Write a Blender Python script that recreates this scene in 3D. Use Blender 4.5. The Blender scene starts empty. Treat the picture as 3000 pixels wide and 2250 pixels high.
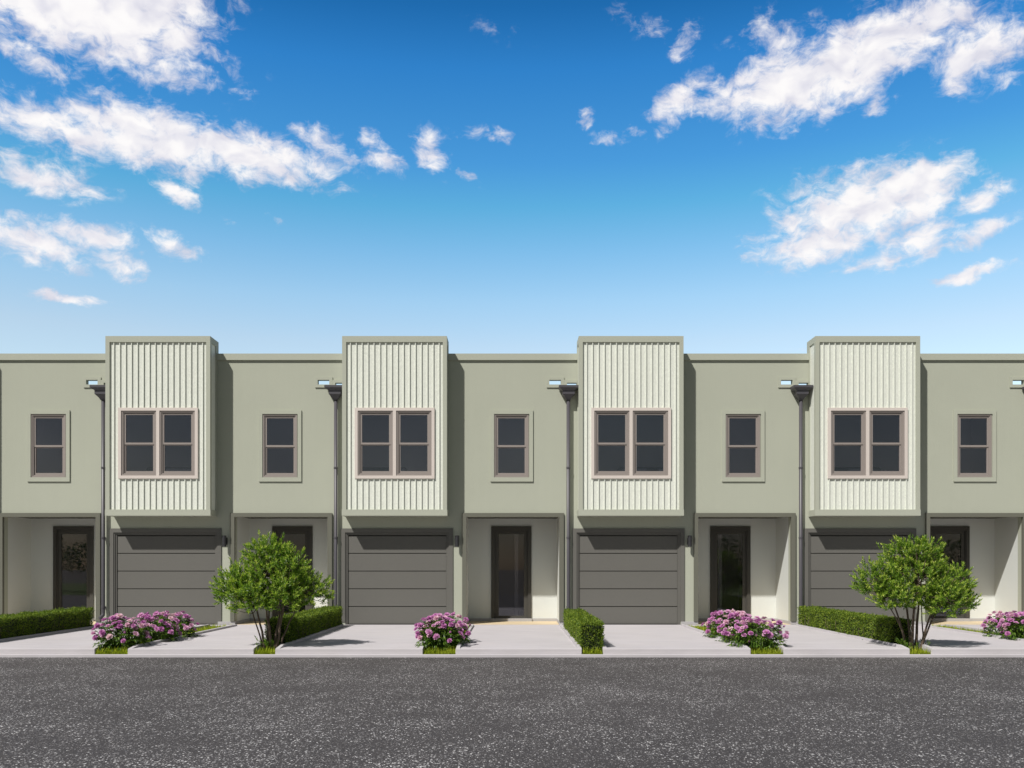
import bpy, math, random
from mathutils import Vector, Matrix

random.seed(7)
R = random.random
U = random.uniform
SC = bpy.context.scene
COL = SC.collection
PER = 5.65                      # spacing of the houses
EYE = 1.415

# ------------------------------------------------------------------ helpers
class MB:
    """collects geometry, then links it as ONE mesh object"""
    def __init__(s):
        s.v = []; s.f = []; s.m = []; s.slot = 0
    def quad(s, a, b, c, d):
        n = len(s.v); s.v += [tuple(a), tuple(b), tuple(c), tuple(d)]
        s.f.append((n, n+1, n+2, n+3)); s.m.append(s.slot)
    def tri(s, a, b, c):
        n = len(s.v); s.v += [tuple(a), tuple(b), tuple(c)]
        s.f.append((n, n+1, n+2)); s.m.append(s.slot)
    def box(s, x0, x1, y0, y1, z0, z1, ch=0.0):
        if x1 < x0: x0, x1 = x1, x0
        if ch > 0:                                   # chamfered along every edge
            import itertools
            c = min(ch, (x1-x0)*.4, (y1-y0)*.4, (z1-z0)*.4)
            X = (x0, x1); Y = (y0, y1); Z = (z0, z1); P = {}
            n = len(s.v)
            for i, j, k in itertools.product((0, 1), repeat=3):
                sx, sy, sz = (c, -c)[i], (c, -c)[j], (c, -c)[k]
                P[i, j, k, 0] = len(s.v); s.v.append((X[i], Y[j]+sy, Z[k]+sz))
                P[i, j, k, 1] = len(s.v); s.v.append((X[i]+sx, Y[j], Z[k]+sz))
                P[i, j, k, 2] = len(s.v); s.v.append((X[i]+sx, Y[j]+sy, Z[k]))
            def fc(*q):
                s.f.append(tuple(q)); s.m.append(s.slot)
            for i in (0, 1):
                q = [P[i,0,0,0], P[i,1,0,0], P[i,1,1,0], P[i,0,1,0]]
                fc(*(q if i else q[::-1]))
                q = [P[0,i,0,1], P[1,i,0,1], P[1,i,1,1], P[0,i,1,1]]
                fc(*(q if not i else q[::-1]))
                q = [P[0,0,i,2], P[1,0,i,2], P[1,1,i,2], P[0,1,i,2]]
                fc(*(q if i else q[::-1]))
            for i in (0, 1):
                for j in (0, 1):
                    q = [P[i,j,0,0], P[i,j,1,0], P[i,j,1,1], P[i,j,0,1]]
                    fc(*(q if (i == j) else q[::-1]))
                    q = [P[i,0,j,2], P[i,1,j,2], P[i,1,j,0], P[i,0,j,0]]
                    fc(*(q if (i == j) else q[::-1]))
                    q = [P[0,i,j,1], P[1,i,j,1], P[1,i,j,2], P[0,i,j,2]]
                    fc(*(q if (i == j) else q[::-1]))
            for i, j, k in itertools.product((0, 1), repeat=3):
                q = [P[i,j,k,0], P[i,j,k,1], P[i,j,k,2]]
                fc(*(q if (i+j+k) % 2 else q[::-1]))
            return
        n = len(s.v)
        s.v += [(x0,y0,z0),(x1,y0,z0),(x1,y1,z0),(x0,y1,z0),(x0,y0,z1),(x1,y0,z1),(x1,y1,z1),(x0,y1,z1)]
        for q in ((0,3,2,1),(4,5,6,7),(0,1,5,4),(1,2,6,5),(2,3,7,6),(3,0,4,7)):
            s.f.append(tuple(n+i for i in q)); s.m.append(s.slot)
    def ring(s, x0, x1, z0, z1, w, y0, y1, wt=None, wb=None, ch=0.0):
        """rectangular frame in the facade plane; side pieces butt between head and foot"""
        wt = w if wt is None else wt; wb = w if wb is None else wb
        if wt > 0: s.box(x0, x1, y0, y1, z1-wt, z1, ch)
        if wb > 0: s.box(x0, x1, y0, y1, z0, z0+wb, ch)
        s.box(x0, x0+w, y0, y1, z0+wb, z1-wt, ch)
        s.box(x1-w, x1, y0, y1, z0+wb, z1-wt, ch)
    def wall(s, x0, x1, z0, z1, y0, y1, holes=()):
        """slab of wall with rectangular openings and real reveals"""
        xs = sorted({x0, x1, *[h[0] for h in holes], *[h[1] for h in holes]})
        zs = sorted({z0, z1, *[h[2] for h in holes], *[h[3] for h in holes]})
        xs = [x for x in xs if x0 <= x <= x1]; zs = [z for z in zs if z0 <= z <= z1]
        def solid(i, j):
            if i < 0 or j < 0 or i >= len(xs)-1 or j >= len(zs)-1: return False
            cx = (xs[i]+xs[i+1])/2; cz = (zs[j]+zs[j+1])/2
            return not any(h[0] < cx < h[1] and h[2] < cz < h[3] for h in holes)
        for i in range(len(xs)-1):
            for j in range(len(zs)-1):
                if not solid(i, j): continue
                a, b, c, d = xs[i], xs[i+1], zs[j], zs[j+1]
                s.quad((a,y0,c),(b,y0,c),(b,y0,d),(a,y0,d))
                s.quad((b,y1,c),(a,y1,c),(a,y1,d),(b,y1,d))
                if not solid(i-1, j): s.quad((a,y1,c),(a,y0,c),(a,y0,d),(a,y1,d))
                if not solid(i+1, j): s.quad((b,y0,c),(b,y1,c),(b,y1,d),(b,y0,d))
                if not solid(i, j-1): s.quad((a,y1,c),(b,y1,c),(b,y0,c),(a,y0,c))
                if not solid(i, j+1): s.quad((a,y0,d),(b,y0,d),(b,y1,d),(a,y1,d))
    def tube(s, pts, rad, n=10, cap=True):
        pts = [Vector(p) for p in pts]
        rad = rad if isinstance(rad, (list, tuple)) else [rad]*len(pts)
        base = len(s.v); prev = None
        for i, p in enumerate(pts):
            t = (pts[min(i+1, len(pts)-1)] - pts[max(i-1, 0)]).normalized()
            if prev is None:
                prev = t.orthogonal().normalized()
            a = (prev - t*prev.dot(t)).normalized(); prev = a
            b = t.cross(a)
            for k in range(n):
                an = 2*math.pi*k/n
                s.v.append(tuple(p + (a*math.cos(an)+b*math.sin(an))*rad[i]))
        for i in range(len(pts)-1):
            for k in range(n):
                k2 = (k+1) % n
                s.f.append((base+i*n+k, base+i*n+k2, base+(i+1)*n+k2, base+(i+1)*n+k)); s.m.append(s.slot)
        if cap:
            s.f.append(tuple(base+k for k in range(n))[::-1]); s.m.append(s.slot)
            s.f.append(tuple(base+(len(pts)-1)*n+k for k in range(n))); s.m.append(s.slot)
    def loft(s, rects):
        """stacked rectangles (x0,x1,y0,y1,z) joined into one solid"""
        base = len(s.v)
        for x0, x1, y0, y1, z in rects:
            s.v += [(x0,y0,z),(x1,y0,z),(x1,y1,z),(x0,y1,z)]
        for i in range(len(rects)-1):
            for k in range(4):
                k2 = (k+1) % 4
                q = (base+i*4+k, base+i*4+k2, base+(i+1)*4+k2, base+(i+1)*4+k)
                s.f.append(q if rects[i+1][4] > rects[i][4] else q[::-1]); s.m.append(s.slot)
        up = rects[-1][4] > rects[0][4]
        a = tuple(base+k for k in range(4)); b = tuple(base+(len(rects)-1)*4+k for k in range(4))
        s.f.append(a[::-1] if up else a); s.m.append(s.slot)
        s.f.append(b if up else b[::-1]); s.m.append(s.slot)
    def leaf(s, base, d, up, L, W, fold=.25, droop=.0):
        """one pointed leaf, folded along its midrib"""
        d = d.normalized(); side = d.cross(up)
        if side.length < 1e-4: side = d.orthogonal()
        side.normalize(); nrm = side.cross(d).normalized()
        mid = base + d*L*.5 + nrm*(W*fold - droop*L*.12)
        tip = base + d*L - nrm*droop*L*.45
        l = base + d*L*.46 + side*W*.5 + nrm*W*fold*1.6
        r = base + d*L*.46 - side*W*.5 + nrm*W*fold*1.6
        n = len(s.v)
        s.v += [tuple(base), tuple(l), tuple(tip), tuple(r), tuple(mid)]
        for q in ((0,4,1),(1,4,2),(2,4,3),(3,4,0)):
            s.f.append(tuple(n+i for i in q)); s.m.append(s.slot)
    def mesh(s, name, mats, smooth=False):
        me = bpy.data.meshes.new(name)
        me.from_pydata(s.v, [], s.f)
        for m in (mats if isinstance(mats, (list, tuple)) else [mats]): me.materials.append(m)
        if any(s.m): me.polygons.foreach_set('material_index', s.m)
        if smooth: me.polygons.foreach_set('use_smooth', [True]*len(s.f))
        me.update()
        return me
    def build(s, name, mats, parent=None, smooth=False, **props):
        o = bpy.data.objects.new(name, s.mesh(name, mats, smooth)); COL.objects.link(o)
        if parent: o.parent = parent
        for k, v in props.items(): o[k] = v
        return o

def thing(name, label, cat, loc=(0,0,0), group=None):
    o = bpy.data.objects.new(name, None); COL.objects.link(o)
    o.location = loc; o['label'] = label; o['category'] = cat; o.empty_display_size = .2
    if group: o['group'] = group
    return o

def copy_tree(o, parent=None):
    c = o.copy(); COL.objects.link(c)
    if parent: c.parent = parent
    for ch in list(o.children): copy_tree(ch, c)
    return c

# ------------------------------------------------------------------ materials
def nm(name):
    m = bpy.data.materials.new(name); m.use_nodes = True
    nt = m.node_tree; nt.nodes.clear()
    out = nt.nodes.new('ShaderNodeOutputMaterial')
    return m, nt, out
def N(nt, t, **kw):
    n = nt.nodes.new(t)
    for k, v in kw.items():
        if k in n.inputs: n.inputs[k].default_value = v
        else: setattr(n, k, v)
    return n
def mix(nt, fac, a, b, blend='MIX'):
    n = nt.nodes.new('ShaderNodeMix'); n.data_type = 'RGBA'; n.blend_type = blend
    for sock, val in ((0, fac), (6, a), (7, b)):
        if hasattr(val, 'is_output'): nt.links.new(val, n.inputs[sock])
        elif sock: n.inputs[sock].default_value = (*val, 1)
        else: n.inputs[sock].default_value = val
    return n.outputs[2]
def mth(nt, op, a, b=None, c=None, clamp=False):
    n = nt.nodes.new('ShaderNodeMath'); n.operation = op; n.use_clamp = clamp
    for i, val in enumerate((a, b, c)):
        if val is None: continue
        if hasattr(val, 'is_output'): nt.links.new(val, n.inputs[i])
        else: n.inputs[i].default_value = val
    return n.outputs[0]
def ramp(nt, fac, stops, interp='LINEAR'):
    n = nt.nodes.new('ShaderNodeValToRGB'); n.color_ramp.interpolation = interp
    e = n.color_ramp.elements
    while len(e) < len(stops): e.new(.5)
    for el, (p, c) in zip(e, stops):
        el.position = p; el.color = (*c, 1) if len(c) == 3 else c
    nt.links.new(fac, n.inputs[0]); return n.outputs[0]
def noise(nt, vec, scale, detail=4, rough=.55, out='Fac'):
    n = N(nt, 'ShaderNodeTexNoise', Scale=scale, Detail=detail, Roughness=rough)
    nt.links.new(vec, n.inputs['Vector']); return n.outputs[out]
def wpos(nt): return nt.nodes.new('ShaderNodeNewGeometry').outputs['Position']
def stretch(nt, vec, s):
    n = nt.nodes.new('ShaderNodeMapping'); n.inputs['Scale'].default_value = s
    nt.links.new(vec, n.inputs['Vector']); return n.outputs[0]

def paint(name, col, rough=.75, var=.06, vscale=1.3, bump=0, bscale=60, grain=.03, gscale=220, bdist=.004, spec=.3, streak=0):
    m, nt, out = nm(name)
    p = wpos(nt)
    big = noise(nt, p, vscale, 5, .6)
    fine = noise(nt, p, gscale, 2, .6)
    v = mth(nt, 'ADD', mth(nt, 'MULTIPLY', mth(nt, 'SUBTRACT', big, .5), var*2), 1.0)
    v = mth(nt, 'ADD', v, mth(nt, 'MULTIPLY', mth(nt, 'SUBTRACT', fine, .5), grain*2))
    if streak:
        st = noise(nt, stretch(nt, p, (9, 9, .35)), 1.0, 4, .65)
        v = mth(nt, 'ADD', v, mth(nt, 'MULTIPLY', mth(nt, 'SUBTRACT', st, .5), streak*2))
    g = nt.nodes.new('ShaderNodeCombineColor')
    for i in range(3): nt.links.new(v, g.inputs[i])
    c = mix(nt, 1.0, col, g.outputs[0], 'MULTIPLY')
    b = N(nt, 'ShaderNodeBsdfPrincipled', Roughness=rough)
    b.inputs['Specular IOR Level'].default_value = spec
    nt.links.new(c, b.inputs['Base Color'])
    if bump:
        bp = N(nt, 'ShaderNodeBump', Strength=bump, Distance=bdist)
        nt.links.new(noise(nt, p, bscale, 5, .6), bp.inputs['Height'])
        nt.links.new(bp.outputs[0], b.inputs['Normal'])
    nt.links.new(b.outputs[0], out.inputs[0])
    return m

M = {}
M['stucco'] = paint('sage_stucco', (.405, .42, .345), .85, .05, .8, bump=.55, bscale=42, grain=.035, gscale=160, bdist=.006, spec=.2, streak=.02)
M['sage_trim'] = paint('sage_trim', (.405, .42, .348), .7, .02, 1.0, bump=.12, bscale=90, bdist=.003, spec=.25)
M['cream'] = paint('cream_paint', (.61, .63, .605), .8, .02, 1.2, bump=.12, bscale=60, bdist=.004, spec=.2)
M['porch_frame'] = paint('dark_sage_trim', (.135, .135, .108), .65, .04, 1.2, bump=.1, bscale=80, bdist=.003)
M['garage'] = paint('grey_garage_paint', (.130, .126, .114), .6, .03, .9, bump=.08, bscale=120, bdist=.002, streak=.02)
M['door_dark'] = paint('dark_bronze_paint', (.060, .057, .050), .55, .03, 2.0)
M['mauve'] = paint('taupe_vinyl', (.28, .245, .225), .5, .02, 2.0, spec=.4)
M['blush'] = paint('pale_blush_trim', (.62, .555, .51), .65, .02, 2.0, spec=.3)
M['pipe'] = paint('charcoal_metal', (.072, .068, .078), .42, .05, 3.0, spec=.5)
M['lamp'] = paint('black_metal', (.028, .028, .031), .45, .05, 3.0, spec=.5)
M['plinth'] = paint('plinth_concrete', (.38, .37, .37), .85, .08, 3.0, bump=.25, bscale=70)
M['tile'] = paint('warm_porch_tile', (.62, .50, .33), .7, .05, 4.0)
M['inside'] = paint('room_plaster', (.84, .82, .83), .9, .03, 1.0)
M['room_floor'] = paint('room_floor', (.58, .54, .52), .6, .1, 2.0)
M['roof'] = paint('roof_felt', (.16, .16, .16), .9, .1, 1.0)
M['sofa'] = paint('sofa_fabric', (.03, .03, .034), .95, .1, 5.0)
M['bark'] = paint('bark', (.135, .10, .075), .9, .25, 14, bump=.6, bscale=60, bdist=.01)
M['soil'] = paint('soil', (.06, .075, .02), .95, .25, 8, bump=.6, bscale=40, bdist=.02)

def concrete(name, col, brush=True):
    m, nt, out = nm(name)
    p = wpos(nt)
    big = noise(nt, p, .55, 5, .6)
    med = noise(nt, stretch(nt, p, (1.2, 7, 7)), 1.0, 5, .65)
    fine = noise(nt, p, 150, 3, .7)
    v = mth(nt, 'MULTIPLY_ADD', mth(nt, 'SUBTRACT', big, .5), .26, 1.0)
    v = mth(nt, 'ADD', v, mth(nt, 'MULTIPLY', mth(nt, 'SUBTRACT', med, .5), .30))
    v = mth(nt, 'ADD', v, mth(nt, 'MULTIPLY', mth(nt, 'SUBTRACT', fine, .5), .12))
    g = nt.nodes.new('ShaderNodeCombineColor')
    for i in range(3): nt.links.new(v, g.inputs[i])
    tint = mix(nt, noise(nt, p, 1.7, 3), col, (col[0]*.97, col[1]*.975, col[2]*1.03))
    c = mix(nt, 1.0, tint, g.outputs[0], 'MULTIPLY')
    b = N(nt, 'ShaderNodeBsdfPrincipled', Roughness=.8); b.inputs['Specular IOR Level'].default_value = .25
    nt.links.new(c, b.inputs['Base Color'])
    bp = N(nt, 'ShaderNodeBump', Strength=.35, Distance=.003)
    nt.links.new(noise(nt, stretch(nt, p, (25, 110, 60)), 1.0, 4, .6), bp.inputs['Height'])
    nt.links.new(bp.outputs[0], b.inputs['Normal'])
    nt.links.new(b.outputs[0], out.inputs[0])
    return m
M['drive'] = concrete('drive_concrete', (.500, .472, .474))
M['kerb'] = concrete('kerb_concrete', (.49, .465, .47))

def siding():
    m, nt, out = nm('cream_rough_siding')
    p = wpos(nt)
    b = N(nt, 'ShaderNodeBsdfPrincipled', Roughness=.8); b.inputs['Specular IOR Level'].default_value = .2
    a = noise(nt, stretch(nt, p, (1, 1, .7)), 26, 6, .62)
    patch = noise(nt, stretch(nt, p, (3, 3, 1.1)), 1.0, 3, .5)
    h = mth(nt, 'MULTIPLY', a, mth(nt, 'MULTIPLY_ADD', patch, 1.6, -.25))
    bp = N(nt, 'ShaderNodeBump', Strength=.75, Distance=.014)
    nt.links.new(h, bp.inputs['Height']); nt.links.new(bp.outputs[0], b.inputs['Normal'])
    c = ramp(nt, a, [(.25, (.63, .65, .585)), (.75, (.74, .76, .69))])
    nt.links.new(c, b.inputs['Base Color']); nt.links.new(b.outputs[0], out.inputs[0])
    return m
M['siding'] = siding()

def asphalt():
    m, nt, out = nm('asphalt')
    p = wpos(nt)
    def stones(scale, lo, hi):
        v = N(nt, 'ShaderNodeTexVoronoi', Scale=1.0); v.feature = 'F1'; v.distance = 'CHEBYCHEV'
        v.inputs['Randomness'].default_value = 1
        warp = nt.nodes.new('ShaderNodeVectorMath'); warp.operation = 'MULTIPLY_ADD'; warp.inputs[1].default_value = (.9, .9, 0)
        q = stretch(nt, p, (scale, scale*.6, 1)); nt.links.new(noise(nt, q, 1.7, 2, .5, 'Color'), warp.inputs[0]); nt.links.new(q, warp.inputs[2]); warp = warp.outputs[0]
        nt.links.new(warp, v.inputs['Vector'])
        sep = nt.nodes.new('ShaderNodeSeparateColor'); nt.links.new(v.outputs['Color'], sep.inputs[0])
        return sep.outputs[0], v.outputs['Distance'], sep.outputs[1]
    base = ramp(nt, noise(nt, p, 130, 4, .7), [(.3, (.038, .034, .034)), (.7, (.088, .080, .079))])
    cluster = noise(nt, p, 1.1, 5, .65)
    r1, d1, c1 = stones(68, 0, 0)
    thr = mth(nt, 'MULTIPLY_ADD', cluster, -.46, 1.155)
    f1 = mth(nt, 'MULTIPLY', mth(nt, 'GREATER_THAN', r1, thr), mth(nt, 'LESS_THAN', d1, .43))
    r2, d2, c2 = stones(105, 0, 0)
    f2 = mth(nt, 'MULTIPLY', mth(nt, 'GREATER_THAN', r2, mth(nt, 'MULTIPLY_ADD', cluster, -.3, .97)), mth(nt, 'LESS_THAN', d2, .45))
    f3 = mth(nt, 'MULTIPLY', mth(nt, 'LESS_THAN', r2, .2), .7)
    c = mix(nt, f3, base, (.022, .020, .021))
    c = mix(nt, f2, c, mix(nt, c2, (.12, .112, .112), (.38, .365, .36)))
    c = mix(nt, f1, c, mix(nt, c1, (.26, .25, .25), (.74, .72, .71)))
    macro = mth(nt, 'MULTIPLY_ADD', mth(nt, 'SUBTRACT', noise(nt, p, .35, 5, .6), .5), .45, 1.0)
    g = nt.nodes.new('ShaderNodeCombineColor')
    for i in range(3): nt.links.new(macro, g.inputs[i])
    c = mix(nt, 1.0, c, g.outputs[0], 'MULTIPLY')
    b = N(nt, 'ShaderNodeBsdfPrincipled', Roughness=.78); b.inputs['Specular IOR Level'].default_value = .3
    nt.links.new(c, b.inputs['Base Color'])
    bp = N(nt, 'ShaderNodeBump', Strength=.8, Distance=.006)
    nt.links.new(mth(nt, 'SUBTRACT', noise(nt, p, 95, 4, .7), mth(nt, 'MULTIPLY', d2, .6)), bp.inputs['Height'])
    nt.links.new(bp.outputs[0], b.inputs['Normal'])
    nt.links.new(b.outputs[0], out.inputs[0])
    return m
M['asphalt'] = asphalt()

def glass(name, ior, tint):
    m, nt, out = nm(name)
    fr = N(nt, 'ShaderNodeFresnel', IOR=ior)
    bk = nt.nodes.new('ShaderNodeNewGeometry').outputs['Backfacing']      # thin pane: both faces reflect alike
    nt.links.new(mth(nt, 'MULTIPLY_ADD', bk, 1/ior-ior, ior), fr.inputs['IOR'])
    tr = N(nt, 'ShaderNodeBsdfTransparent'); tr.inputs['Color'].default_value = (*tint, 1)
    gl = N(nt, 'ShaderNodeBsdfGlossy', Roughness=.01); gl.inputs['Color'].default_value = (.92, .93, 1, 1)
    mx = nt.nodes.new('ShaderNodeMixShader')
    nt.links.new(fr.outputs[0], mx.inputs[0]); nt.links.new(tr.outputs[0], mx.inputs[1]); nt.links.new(gl.outputs[0], mx.inputs[2])
    nt.links.new(mx.outputs[0], out.inputs[0])
    return m
M['glass'] = glass('window_glass', 1.75, (.88, .88, .92))
M['door_glass'] = glass('door_glass', 1.62, (.80, .80, .82))

def foliage(name, stops, rough=.45, trans=.35, spec=.4, tcol=(1.0, 1.15, .5)):
    """leaf colour differs leaf by leaf"""
    m, nt, out = nm(name)
    rnd = nt.nodes.new('ShaderNodeNewGeometry').outputs['Random Per Island']
    c = ramp(nt, rnd, stops)
    b = N(nt, 'ShaderNodeBsdfPrincipled', Roughness=rough); b.inputs['Specular IOR Level'].default_value = spec
    nt.links.new(c, b.inputs['Base Color'])
    t = nt.nodes.new('ShaderNodeBsdfTranslucent')
    nt.links.new(mix(nt, 1.0, c, tcol, 'MULTIPLY'), t.inputs['Color'])
    mx = nt.nodes.new('ShaderNodeMixShader'); mx.inputs[0].default_value = trans
    nt.links.new(b.outputs[0], mx.inputs[1]); nt.links.new(t.outputs[0], mx.inputs[2])
    nt.links.new(mx.outputs[0], out.inputs[0])
    return m
M['tree_leaf'] = foliage('tree_leaf', [(0, (.07, .145, .016)), (.5, (.15, .265, .03)), (1, (.26, .38, .05))], .4, .42, .45)
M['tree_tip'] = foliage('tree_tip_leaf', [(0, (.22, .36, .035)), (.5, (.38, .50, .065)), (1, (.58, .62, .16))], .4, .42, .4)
M['hedge_leaf'] = foliage('hedge_leaf', [(0, (.065, .115, .012)), (.6, (.14, .215, .02)), (1, (.32, .39, .045))], .5, .3, .3)
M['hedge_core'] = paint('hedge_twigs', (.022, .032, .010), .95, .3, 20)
M['peony_leaf'] = foliage('peony_leaf', [(0, (.045, .10, .013)), (.6, (.10, .185, .02)), (1, (.21, .33, .035))], .4, .3, .45)
M['grass'] = foliage('grass_blade', [(0, (.20, .26, .012)), (.5, (.36, .43, .02)), (1, (.54, .57, .06))], .6, .4, .2)
M['stem'] = paint('green_stem', (.07, .11, .03), .7, .2, 8)
M['far_leaf'] = foliage('far_leaf', [(0, (.03, .06, .012)), (1, (.09, .15, .03))], .6, .3, .2)
M['earth'] = paint('earth', (.10, .09, .075), .95, .3, 1.2)
M['lawn'] = paint('lawn', (.10, .15, .03), .95, .3, 1.2, bump=.5, bscale=30, bdist=.05)

def petal():
    m, nt, out = nm('peony_petal')
    rnd = nt.nodes.new('ShaderNodeObjectInfo').outputs['Random']
    isl = nt.nodes.new('ShaderNodeNewGeometry').outputs['Random Per Island']
    c = ramp(nt, rnd, [(0, (.42, .10, .36)), (.4, (.56, .19, .47)), (.65, (.66, .33, .56)), (.9, (.74, .50, .56)), (1, (.80, .62, .62))])
    c = mix(nt, mth(nt, 'MULTIPLY', isl, .35), c, (.80, .55, .70))
    b = N(nt, 'ShaderNodeBsdfPrincipled', Roughness=.6); b.inputs['Specular IOR Level'].default_value = .2
    nt.links.new(c, b.inputs['Base Color'])
    t = nt.nodes.new('ShaderNodeBsdfTranslucent'); nt.links.new(c, t.inputs['Color'])
    mx = nt.nodes.new('ShaderNodeMixShader'); mx.inputs[0].default_value = .3
    nt.links.new(b.outputs[0], mx.inputs[1]); nt.links.new(t.outputs[0], mx.inputs[2])
    nt.links.new(mx.outputs[0], out.inputs[0])
    return m
M['petal'] = petal()
M['stamen'] = paint('stamen', (.55, .42, .12), .8, .1, 10)

# ------------------------------------------------------------------ ground
BEDS_F = (-1.518, -.954)        # flower bed across, per house
BEDS_H = (1.222, 1.588)         # hedge bed across, per house
FRONT, BACK, ROADZ, BEDZ = -6.48, -.45, -.14, -.094
XL, XR = -24.0, 24.0

g = MB(); g.quad((-400,-400,-.20),(400,-400,-.20),(400,400,-.20),(-400,400,-.20))
g.build('ground', M['earth'], kind='structure')
for nme, x0, x1 in (('lawn', -46, -17), ('lawn', 8, 40)):
    g = MB(); g.box(x0, x1, -60, -25, -.196, -.15); g.build(nme, M['lawn'], kind='structure')
g = MB(); g.box(-60, 60, -24.5, FRONT-.09, -.19, ROADZ)
g.build('road', M['asphalt'], kind='structure')
g = MB(); g.box(-60, 60, FRONT-.085, FRONT-.002, -.19, BEDZ, .006)
g.build('kerb', M['kerb'], kind='structure')
def bedz(y):                      # the planted strips rise a little behind the kerb
    t = min(max((y-FRONT-.15)/1.3, 0), 1)
    return BEDZ-.012 + .078*t*t*(3-2*t)
g = MB(); ys = [FRONT-.001+i*(BACK-FRONT+.001)/24 for i in range(25)]
for y0, y1 in zip(ys, ys[1:]): g.quad((XL,y0,bedz(y0)), (XR,y0,bedz(y0)), (XR,y1,bedz(y1)), (XL,y1,bedz(y1)))
g.quad((XL,ys[0],-.19), (XR,ys[0],-.19), (XR,ys[0],bedz(ys[0])), (XL,ys[0],bedz(ys[0])))
g.build('planting_soil', M['soil'], kind='structure')
g = MB(); g.box(XL, XR, BACK, -.03, -.18, 0, .004)
g.build('entrance_pavement', M['drive'], kind='structure')
KW = .07
for k in range(-4, 5):
    x = k*PER
    for nme, a, b in (('path', x+BEDS_F[1], x+BEDS_H[0]), ('driveway', x+BEDS_H[1], x+PER+BEDS_F[0])):
        if a > XR or b < XL: continue
        s = MB(); s.box(a, b, FRONT, BACK-.002, -.18, 0, .008)
        s.build(nme, M['drive'], kind='structure')
        e = MB()
        for x0 in (a+.004, b-KW-.004):
            e.loft([(x0, x0+KW, FRONT+.02, BACK-.05, -.05), (x0, x0+KW, FRONT+.02, BACK-.05, .004), (x0+.006, x0+KW-.006, FRONT+.32, BACK-.06, .042)])
        e.build('bed_edging', M['kerb'], kind='structure')

# ------------------------------------------------------------------ the houses
def window(root, x0, x1, z0, z1, yf):
    """double-hung window; yf is the plane its frame starts from"""
    f = MB(); f.ring(x0, x1, z0, z1, .036, yf, yf+.10)
    f.ring(x0+.0365, x1-.0365, z0+.0365, z1-.0365, .024, yf+.016, yf+.10)
    w = f.build('window', M['mauve'], root)
    a, b = x0+.061, x1-.061; lo, hi = z0+.061, z1-.061; mid = (lo+hi)/2
    u = MB(); u.ring(a, b, mid-.028, hi, .036, yf+.030, yf+.056, wt=.034, wb=.046); u.build('sash', M['mauve'], w)
    l = MB(); l.ring(a, b, lo, mid-.031, .036, yf+.044, yf+.08, wt=.02, wb=.05); l.build('sash', M['mauve'], w)
    p = MB(); p.box(a+.034, b-.034, yf+.043, yf+.048, mid+.016, hi-.032); p.build('pane', M['glass'], w)
    p = MB(); p.box(a+.034, b-.034, yf+.062, yf+.067, lo+.048, mid-.049); p.build('pane', M['glass'], w)
    return w

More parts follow.
